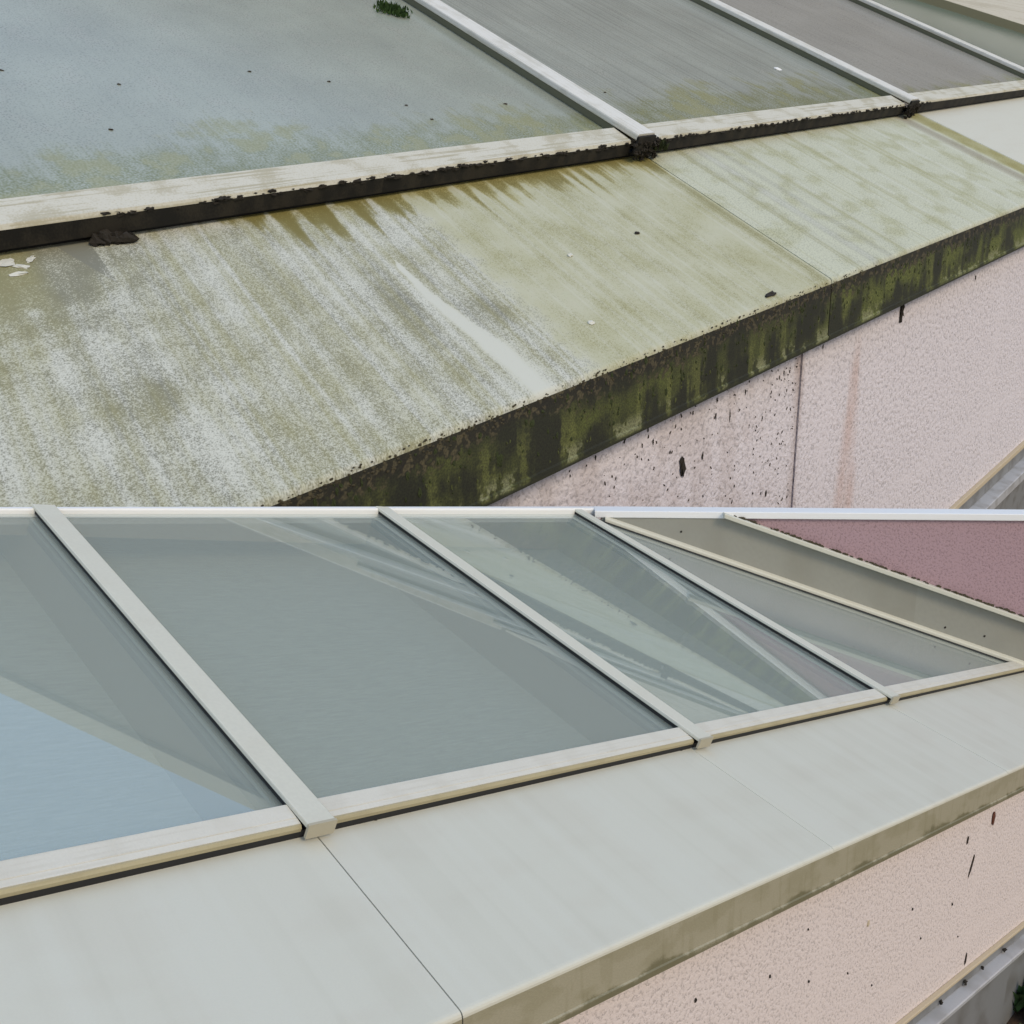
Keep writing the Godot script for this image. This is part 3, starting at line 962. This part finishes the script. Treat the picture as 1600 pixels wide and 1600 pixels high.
func build_dirty_coping() -> void:
	var t := thing("dirty_coping", EYE + A2 - NC2 * 0.1, "algae-stained sloping coping with dark green upright edge", "coping")
	var vo := -1.282
	var vi := 0.20
	var r := 0.018
	var joints := [-1.75, 2.031, 5.70, 11.5, -4.6]
	var depth := vi - vo
	var outer := []
	var inner := []
	var vv := []
	var bend := C2 * vo
	outer.append(C2 * vi); inner.append(C2 * vi - NC2 * 0.012); vv.append(0.0)
	for k in 5:
		var f := k / 4.0
		var a := C2 * (vo + r)
		var b := bend + Vector3.DOWN * r
		outer.append((a * (1 - f) + bend * f) * (1 - f) + (bend * (1 - f) + b * f) * f)
		inner.append(outer[-1] - (NC2 * (1 - f) + NW2 * f) * 0.012)
		vv.append(1.0 - 0.012 + 0.012 * f)
	var skins := [
		textured(tex_coping_left(1792, 704, joints[0], joints[1], depth), 0.75),
		textured(tex_coping_right(1024, 448, joints[1], joints[2], depth), 0.7),
		mats.clean, mats.dirty_rail]
	var edges := [textured(tex_fascia(1792, 128, 201, 0.10), 0.85), textured(tex_fascia(1024, 96, 211, 0.75), 0.85), textured(tex_fascia(512, 64, 221, 0.8), 0.85), mats.green_side]
	for i in 4:
		var a: float = joints[i] + 0.004 if i < 3 else joints[4]
		var b: float = joints[i + 1] - 0.004 if i < 3 else joints[0] - 0.004
		var p := part("coping_panel", sheet(outer, inner, A2, E2, a, b, vv), skins[i], t)
		var fo := [bend + Vector3.DOWN * r, bend + Vector3.DOWN * 0.245, bend + Vector3.DOWN * 0.25 + NW2 * 0.006, bend + Vector3.DOWN * 0.272 + NW2 * 0.006]
		var fi := []
		for q in fo:
			fi.append(q - NW2 * 0.016)
		part("fascia", sheet(fo, fi, A2, E2, a, b, [0.0, 0.9, 0.92, 1.0]), edges[i], p)
	part("joint_backing", bar(rect(-0.05, -0.03, 0.05, -0.0135), A2 + E2 * joints[1] + C2 * vo, C2 * depth, E2, NC2), mats.husk, t)
	part("joint_backing", bar(rect(-0.05, -0.03, 0.05, -0.0135), A2 + E2 * joints[2] + C2 * vo, C2 * depth, E2, NC2), mats.husk, t)
	# crust of moss along the rail and along the bend: too many bits to count
	var mm := new_st()
	for k in 420:
		var u := rng.randf_range(-1.5, 2.2)
		var sz := rng.randf_range(0.004, 0.013)
		mm.append_from(lump(A2 + E2 * u + C2 * (0.128 + rng.randf_range(-0.012, 0.01)) + NC2 * 0.001, E2, NC2, Vector3(sz * 1.7, sz * 0.6, sz), k, 0.5), 0, Transform3D())
	tag(part("gap_moss", mm.commit(), mats.dirt), "black moss crumbs in the gap above the stained coping", "moss", "", "stuff")
	growth("fascia_moss", "dark green moss cushions on the upright edge of the stained coping", mats.moss, 420, 301, -1.95, 4.2, 0.02, 0.20, 0.002, 0.007)
	growth("fascia_algae", "olive algae tufts on the upright edge of the stained coping", mats.moss_olive, 200, 902, -1.95, 4.4, 0.10, 0.26, 0.0015, 0.0045)
	var rr := new_st()
	for k in 420:
		var u := -3.1 + 7.0 * pow(rng.randf(), 0.8)
		var sz := rng.randf_range(0.003, 0.010)
		rr.append_from(lump(g2(u, -0.006 + rng.randf_range(-0.003, 0.006), rng.randf_range(0.004, 0.020)), E2, N2, Vector3(sz * 2.0, sz * 0.6, sz * 0.7), 4000 + k, 0.8), 0, Transform3D())
	for q in [0.02, 0.02 + PITCH2]:
		for k in 60:
			var sz := rng.randf_range(0.004, 0.013)
			rr.append_from(lump(g2(q + rng.randf_range(-0.09, 0.12), -0.045 + rng.randf_range(-0.008, 0.008), rng.randf_range(-0.06, 0.035)), E2, N2, Vector3(sz, sz * 0.8, sz), 5000 + k, 0.8), 0, Transform3D())
	tag(part("rail_moss", rr.commit(), mats.dirt), "black ragged moss along the front of the dirty foot rail", "moss", "", "stuff")
	var m2 := new_st()
	for k in 620:
		var u := -1.9 + 4.4 * pow(rng.randf(), 1.3)
		var sz := rng.randf_range(0.0012, 0.0036)
		m2.append_from(lump(A2 + E2 * u + bend + Vector3.DOWN * rng.randf_range(0.001, 0.05) + NW2 * 0.0005, E2, NW2, Vector3(sz * 1.6, sz * 0.7, sz), 1000 + k, 0.5), 0, Transform3D())
	tag(part("edge_moss", m2.commit(), mats.lichen), "brown lichen crust along the bend of the stained coping", "lichen", "", "stuff")


func growth(called: String, label: String, m: Material, n: int, sd: int, near: float, far: float, lo: float, hi: float, small: float, big: float) -> void:
	# flat cushions on the upright edge
	var rg := RandomNumberGenerator.new()
	rg.seed = sd
	var st := new_st()
	var bend := C2 * -1.282
	for k in n:
		var u := lerpf(near, far, pow(rg.randf(), 1.25))
		var z := rg.randf_range(small, big)
		st.append_from(lump(A2 + E2 * u + bend + Vector3.DOWN * rg.randf_range(lo, hi), Vector3.DOWN, NW2, Vector3(z * rg.randf_range(0.8, 2.4), 0.0022, z), sd + k, 0.9), 0, Transform3D())
	tag(part(called, st.commit(), m), label, "moss", "", "stuff")


func w2(u: float, drop: float, off := 0.08) -> Vector3:
	return O2 - NW2 * off + E2 * u + Vector3.DOWN * drop


# run-off stains on the upper wall, by place on the wall
func wall_stain(p: Vector3) -> Color:
	var d := p - O2
	var along := Vector2(E2.x, E2.z)
	var pu := Vector2(d.x, d.z).dot(along) / along.length_squared()
	var q := Vector2(pu, E2.y * pu - d.y)
	var w := nz.get_noise_2d(q.x * 1.0, q.y * 0.35)
	var c := Color(1, 1, 1)
	# rusty run below the second drip
	var mid := 1.70 - 0.03 * q.y + 0.03 * w
	var half := 0.035 + 0.13 * clampf(q.y - 0.4, 0.0, 2.0)
	var k := (1.0 - smoothstep(half * 0.5, half * 1.1, absf(q.x - mid))) * smoothstep(0.30, 0.55, q.y) * (0.75 + 0.6 * w)
	c = c.lerp(Color(0.88, 0.76, 0.70), clampf(k, 0.0, 1.0))
	# grime beside the joint, and below the dripping edge left of it
	k = (1.0 - smoothstep(0.006, 0.055 + 0.03 * w, absf(q.x - 1.085))) * (0.8 + 0.5 * w)
	c = c.lerp(Color(0.55, 0.45, 0.38), clampf(k, 0.0, 1.0) * 0.75)
	k = smoothstep(1.0, 0.55, q.x) * smoothstep(0.05, 0.35, w + 0.18)
	c = c.lerp(Color(0.80, 0.76, 0.72), clampf(k, 0.0, 1.0) * 0.5)
	# pale lime run right of the joint
	k = (1.0 - smoothstep(0.03, 0.16, absf(q.x - 1.33 - 0.04 * w))) * smoothstep(0.5, 0.8, q.y)
	c = c.lerp(Color(1.06, 1.10, 1.14), clampf(k, 0.0, 1.0) * 0.8)
	return c


func build_upper_wall() -> void:
	# two fields of render with an open joint between them
	var wall := thing("upper_wall", EYE + Vector3(O2.x, -EYE.y, O2.z), "pale pink rendered wall with a dark vertical joint under the stained coping", "wall")
	nz.seed = 5
	nz.frequency = 6.0
	nz.fractal_octaves = 3
	tinted = true
	for q in [[-3.4, 1.086], [1.106, 10.5]]:
		var st := new_st()
		var cell := 0.035
		var lo: float = maxf(q[0], -0.8)
		var hi: float = minf(q[1], 2.6)
		var nu := int((hi - lo) / cell)
		for a in nu:
			for b in 44:
				var ua := lerpf(lo, hi, float(a) / nu)
				var ub := lerpf(lo, hi, float(a + 1) / nu)
				var da := 0.06 + b * 0.05
				quad(st, w2(ua, da), w2(ub, da), w2(ub, da + 0.05), w2(ua, da + 0.05), Vector2(ua, da), Vector2(ub, da), Vector2(ub, da + 0.05), Vector2(ua, da + 0.05), NW2)
		for e in [[q[0], lo, 0.06], [hi, q[1], 0.06], [lo, hi, 2.26]]:
			if e[1] - e[0] > 0.01:
				quad(st, w2(e[0], e[2]), w2(e[1], e[2]), w2(e[1], 5.0), w2(e[0], 5.0), Vector2(e[0], e[2]), Vector2(e[1], e[2]), Vector2(e[1], 5.0), Vector2(e[0], 5.0), NW2)
		# top, sides and back
		quad(st, w2(q[0], 0.06), w2(q[1], 0.06), w2(q[1], 0.06, 0.38), w2(q[0], 0.06, 0.38), Vector2.ZERO, Vector2.ONE, Vector2.ONE, Vector2.ZERO, Vector3.UP)
		for e in 2:
			quad(st, w2(q[e], 0.06), w2(q[e], 5.0), w2(q[e], 5.0, 0.38), w2(q[e], 0.06, 0.38), Vector2(0, 0), Vector2(0, 5), Vector2(0.3, 5), Vector2(0.3, 0), E2 * (1 if e else -1))
		quad(st, w2(q[0], 0.06, 0.38), w2(q[1], 0.06, 0.38), w2(q[1], 5.0, 0.38), w2(q[0], 5.0, 0.38), Vector2(q[0], 0), Vector2(q[1], 0), Vector2(q[1], 5), Vector2(q[0], 5), -NW2)
		part("render_field", st.commit(), mats.stucco_upper, wall)
	tinted = false
	part("joint_filler", slab(w2(1.085, 0.06, 0.10), w2(1.107, 0.06, 0.10), w2(1.107, 5.0, 0.10), w2(1.085, 5.0, 0.10), -NW2 * 0.02), mats.leaf_brown, wall)
	var t := thing("upper_base_trim", EYE + w2(3.5, 2.2), "grey metal base trim with beige lip at the foot of the upper wall", "trim")
	var s := w2(0.0, 0.0)
	var L := 9.0
	part("lip", bar(rect(0.0, -1.850, 0.03, -1.815, 0.004), s, E2 * L, NW2, Vector3.UP), mats.trim_beige, t)
	part("recess_sheet", bar(rect(0.0, -1.950, 0.01, -1.8505), s, E2 * L, NW2, Vector3.UP), mats.trim_grey, t)
	part("ledge", bar([Vector2(0, -1.951), Vector2(0.09, -1.965), Vector2(0.095, -1.97), Vector2(0.095, -2.03), Vector2(0, -2.03)], s, E2 * L, NW2, Vector3.UP), mats.trim_light, t)
	part("face_sheet", bar(rect(0.0, -3.5, 0.06, -2.031), s, E2 * L, NW2, Vector3.UP), mats.trim_grey, t)


# ------------------------------------------------------------------ small things
func bit(called: String, mesh: Mesh, m: Material, label: String, category: String, group := "") -> void:
	tag(part(called, mesh, m), label, category, group)


func build_debris() -> void:
	var cp := func(u: float, v: float, up := 0.0) -> Vector3: return A2 + E2 * u + C2 * v + NC2 * up
	var cl := new_st()
	for q in [[-0.945, 0.056, 0.030, 0.022], [-0.925, 0.048, 0.026, 0.026], [-0.900, 0.050, 0.028, 0.024], [-0.880, 0.040, 0.022, 0.020], [-0.862, 0.034, 0.026, 0.022], [-0.842, 0.034, 0.018, 0.016]]:
		cl.append_from(lump(cp.call(q[0], q[1], 0.012), E2, NC2, Vector3(q[2], q[3], q[2] * 0.8), int(q[0] * -1000), 0.7), 0, Transform3D())
	bit("dirt_clump", cl.commit(), mats.dirt, "large black clump of dirt lying below the dirty foot rail", "dirt")
	bit("dead_leaf", lump(cp.call(1.544, -1.235, 0.004), E2 + C2 * 0.1, NC2, Vector3(0.042, 0.006, 0.013), 8, 0.8), mats.dirt, "curled black leaf at the outer bend of the stained coping", "leaf")
	for q in [[0.785, -0.629, 0.014], [0.529, -1.049, 0.013]]:
		bit("seed_husk", lump(cp.call(q[0], q[1], 0.003), E2, NC2, Vector3(q[2], 0.005, q[2] * 0.8), int(q[0] * 100), 0.6), mats.husk, "small pale seed husk on the olive film of the coping", "husk", "husks on the stained coping")
	bit("dirt_crumb", lump(cp.call(1.276, -0.590, 0.003), E2, NC2, Vector3(0.014, 0.005, 0.009), 31, 0.5), mats.dirt, "single dark crumb lying alone on the olive film", "dirt")
	for q in [[-1.235, 0.02, 0.030, 0.016, 0.5], [-1.200, -0.015, 0.022, 0.012, -0.6], [-1.165, 0.015, 0.020, 0.009, 1.2], [-1.215, -0.055, 0.024, 0.009, 0.1]]:
		bit("paint_flake", lump(cp.call(q[0], q[1], 0.002), E2 + C2 * q[4], NC2, Vector3(q[2], 0.003, q[3]), int(q[1] * 1000) + 200, 0.9), mats.husk, "curled white paint flake at the slate corner of the coping", "paint flake", "peeling paint flakes")
	var gp := func(u: float, v: float, up := 0.0) -> Vector3: return g2(u, v, up)
	bit("bird_dropping", lump(gp.call(2.681, 0.796, 0.002), E2, N2, Vector3(0.030, 0.006, 0.026), 52, 0.6), mats.dropping, "white bird dropping on the streaked dirty pane", "dropping")
	for q in [[-0.473, 0.574, 0.016], [-1.095, 0.642, 0.012], [-1.058, 0.477, 0.013], [0.40, 0.62, 0.012], [-2.75, 1.20, 0.016], [-2.35, 1.02, 0.011], [-1.70, 1.1, 0.012], [-1.35, 0.95, 0.013], [-2.55, 0.62, 0.012]]:
		bit("dirt_speck", lump(gp.call(q[0], q[1], 0.002), E2 - M2 * 0.4, N2, Vector3(q[2] * 0.7, 0.003, q[2] * 0.28), int(q[1] * 100), 0.7), mats.twig, "small dark speck stuck on a dirty pane", "dirt", "specks on the dirty panes")
	# moss cushions, each of many small tufts
	var tuft := func(at: Vector3, up: Vector3, ax: Vector3, spread: Vector2, n: int, big: float, sd: int) -> ArrayMesh:
		var st := new_st()
		var rg := RandomNumberGenerator.new()
		rg.seed = sd
		var az := up.cross(ax).normalized()
		for k in n:
			var p: Vector3 = at + ax * rg.randfn(0.0, spread.x) + az * rg.randfn(0.0, spread.y)
			var d: Vector3 = (up + Vector3(rg.randf_range(-1, 1), rg.randf_range(-0.3, 0.6), rg.randf_range(-1, 1)) * 0.9).normalized()
			var h := big * rg.randf_range(0.5, 1.3)
			var sd2: Vector3 = d.cross(Vector3(rg.randf_range(-1, 1), rg.randf_range(-1, 1), 0.3)).normalized() * h * 0.28
			tri(st, p - sd2, p + sd2, p + d * h, Vector2(0, 0), Vector2(1, 0), Vector2(0.5, 1), ax)
			tri(st, p + d * h * 0.3 - sd2.rotated(d, 1.4), p + d * h * 0.3 + sd2.rotated(d, 1.4), p + d * h * 1.2, Vector2(0, 0), Vector2(1, 0), Vector2(0.5, 1), az)
		return st.commit()
	bit("moss_cushion", tuft.call(g2(-0.28, 1.90, 0.004), N2, E2, Vector2(0.040, 0.045), 420, 0.028, 1), mats.moss_bright, "bright green moss cushion on the pane beside the glazing bar", "moss")
	bit("moss_cushion", tuft.call(g2(0.155, -0.01, -0.02), N2, E2, Vector2(0.032, 0.02), 300, 0.035, 2), mats.moss, "dark moss cushion at the foot of the thick glazing bar", "moss")
	# specks and drips on the upper wall
	for q in [[0.284, 0.539, 0.012, 1.6], [0.833, 0.882, 0.012, 2.0], [3.328, 0.363, 0.017, 1.2], [0.722, 0.603, 0.008, 1.0], [0.376, 0.335, 0.007, 2.5], [0.372, 0.400, 0.006, 4.0], [-0.102, 0.316, 0.006, 3.0], [-0.066, 0.375, 0.007, 2.5], [0.483, 0.430, 0.004, 9.0], [0.303, 0.710, 0.008, 1.0], [-0.247, 0.321, 0.006, 2.0], [-0.413, 0.328, 0.006, 2.0], [0.60, 0.36, 0.006, 3.0], [0.20, 0.34, 0.006, 2.0], [0.93, 0.36, 0.006, 3.0], [0.55, 0.75, 0.006, 1.4], [0.05, 0.45, 0.006, 1.6], [1.30, 0.33, 0.006, 3.0]]:
		bit("dirt_fleck", lump(w2(q[0], q[1], 0.078), Vector3.DOWN, NW2, Vector3(q[2] * q[3] * 0.6, 0.002, q[2] * 0.45), int(q[1] * 1000), 0.95), mats.dirt, "black dirt fleck stuck to the upper pink wall", "dirt", "flecks on the upper pink wall")
	bit("dirt_blob", lump(w2(0.137, 0.537, 0.076), Vector3.DOWN, NW2, Vector3(0.036, 0.007, 0.015), 77, 0.95), mats.dirt, "largest black blob of dirt on the upper pink wall", "dirt")
	bit("dirt_drip", lump(w2(2.205, 0.339, 0.076), Vector3.DOWN, NW2, Vector3(0.060, 0.010, 0.018), 79, 0.7), mats.dirt, "dark drip under the green edge beyond the wall joint", "dirt")
	var sp := new_st()
	for k in 260:
		var u := 1.05 - 1.7 * pow(rng.randf(), 1.6)
		var d := 0.30 + 0.9 * pow(rng.randf(), 1.7)
		var z := rng.randf_range(0.0010, 0.0032)
		sp.append_from(lump(w2(u, d, 0.079), Vector3.DOWN + E2 * rng.randf_range(-1.2, 1.2), NW2, Vector3(z * rng.randf_range(1.0, 3.5), 0.003, z), k, 0.6), 0, Transform3D())
	tag(part("dirt_spatter", sp.commit(), mats.twig), "fine dark spatter over the upper pink wall left of its joint", "dirt", "", "stuff")
	var gd := new_st()
	for k in 260:
		var z := rng.randf_range(0.0008, 0.0026)
		gd.append_from(lump(A1 + E1 * rng.randf_range(-0.6, 2.3) + C1 * (0.0050 + rng.randfn(0.0, 0.0016)) + NC1 * 0.0004, E1, NC1, Vector3(z * 2.2, z * 0.6, z), k, 0.6), 0, Transform3D())
	tag(part("gap_dirt", gd.commit(), mats.dirt), "black crumbs along the gap above the clean coping", "dirt", "", "stuff")
	# leaf, twigs and specks on the lower wall
	bit("brown_leaf", lump(w1(1.123, 0.115, 0.0185), Vector3.DOWN, NW1, Vector3(0.016, 0.003, 0.0065), 81, 0.3), mats.leaf_brown, "reddish brown leaf stuck under the clean coping", "leaf")
	for q in [[0.986, 0.135, 0.009, 0.0018, 0.2, "short bent twig on the lower wall near the brown leaf"], [1.027, 0.202, 0.026, 0.0013, 0.45, "long thin slanting twig on the lower pink wall"], [1.064, 0.434, 0.015, 0.0020, 0.2, "thick short twig just above the beige lip"]]:
		bit("twig", lump(w1(q[0], q[1], 0.0185), Vector3.DOWN - E1 * q[4], NW1, Vector3(q[2], 0.0018, q[3]), int(q[1] * 100), 0.3), mats.twig, q[5], "twig")
	for q in [[0.246, 0.185, 0.0035], [0.061, 0.155, 0.003], [0.366, 0.237, 0.003], [0.744, 0.221, 0.0028], [0.945, 0.269, 0.003], [0.60, 0.33, 0.0022], [0.80, 0.30, 0.0025], [0.35, 0.14, 0.002], [1.0, 0.36, 0.002], [0.5, 0.27, 0.002]]:
		bit("wall_speck", lump(w1(q[0], q[1], 0.019), Vector3.DOWN, NW1, Vector3(q[2] * 0.9, 0.0012, q[2] * 0.6), int(q[1] * 1000), 0.9), mats.dirt, "tiny dark speck on the lower pink wall", "dirt", "specks on the lower pink wall")
	bit("rust_spot", lump(w1(0.561, 0.195, 0.0195), Vector3.DOWN, NW1, Vector3(0.006, 0.0015, 0.004), 88, 0.6), mats.trim_beige, "small orange rust spot on the lower pink wall", "stain")
	for q in [0.93, 1.06, 1.16, 1.30]:
		bit("trim_debris", lump(w1(q, 0.487, 0.012), E1, NW1, Vector3(0.010 * fposmod(q * 7.3, 0.6) + 0.003, 0.003, 0.004), int(q * 100), 0.95), mats.dirt, "dark crumb caught in the groove of the lower base trim", "dirt", "crumbs in the base trim")
	bit("grass_tuft", tuft.call(Vector3(1.36, -1.655, -1.80), Vector3.UP, Vector3(0.7, 0, 0.7), Vector2(0.10, 0.05), 160, 0.10, 5), mats.moss_bright, "small green weeds on the soil by the base trim", "weeds")
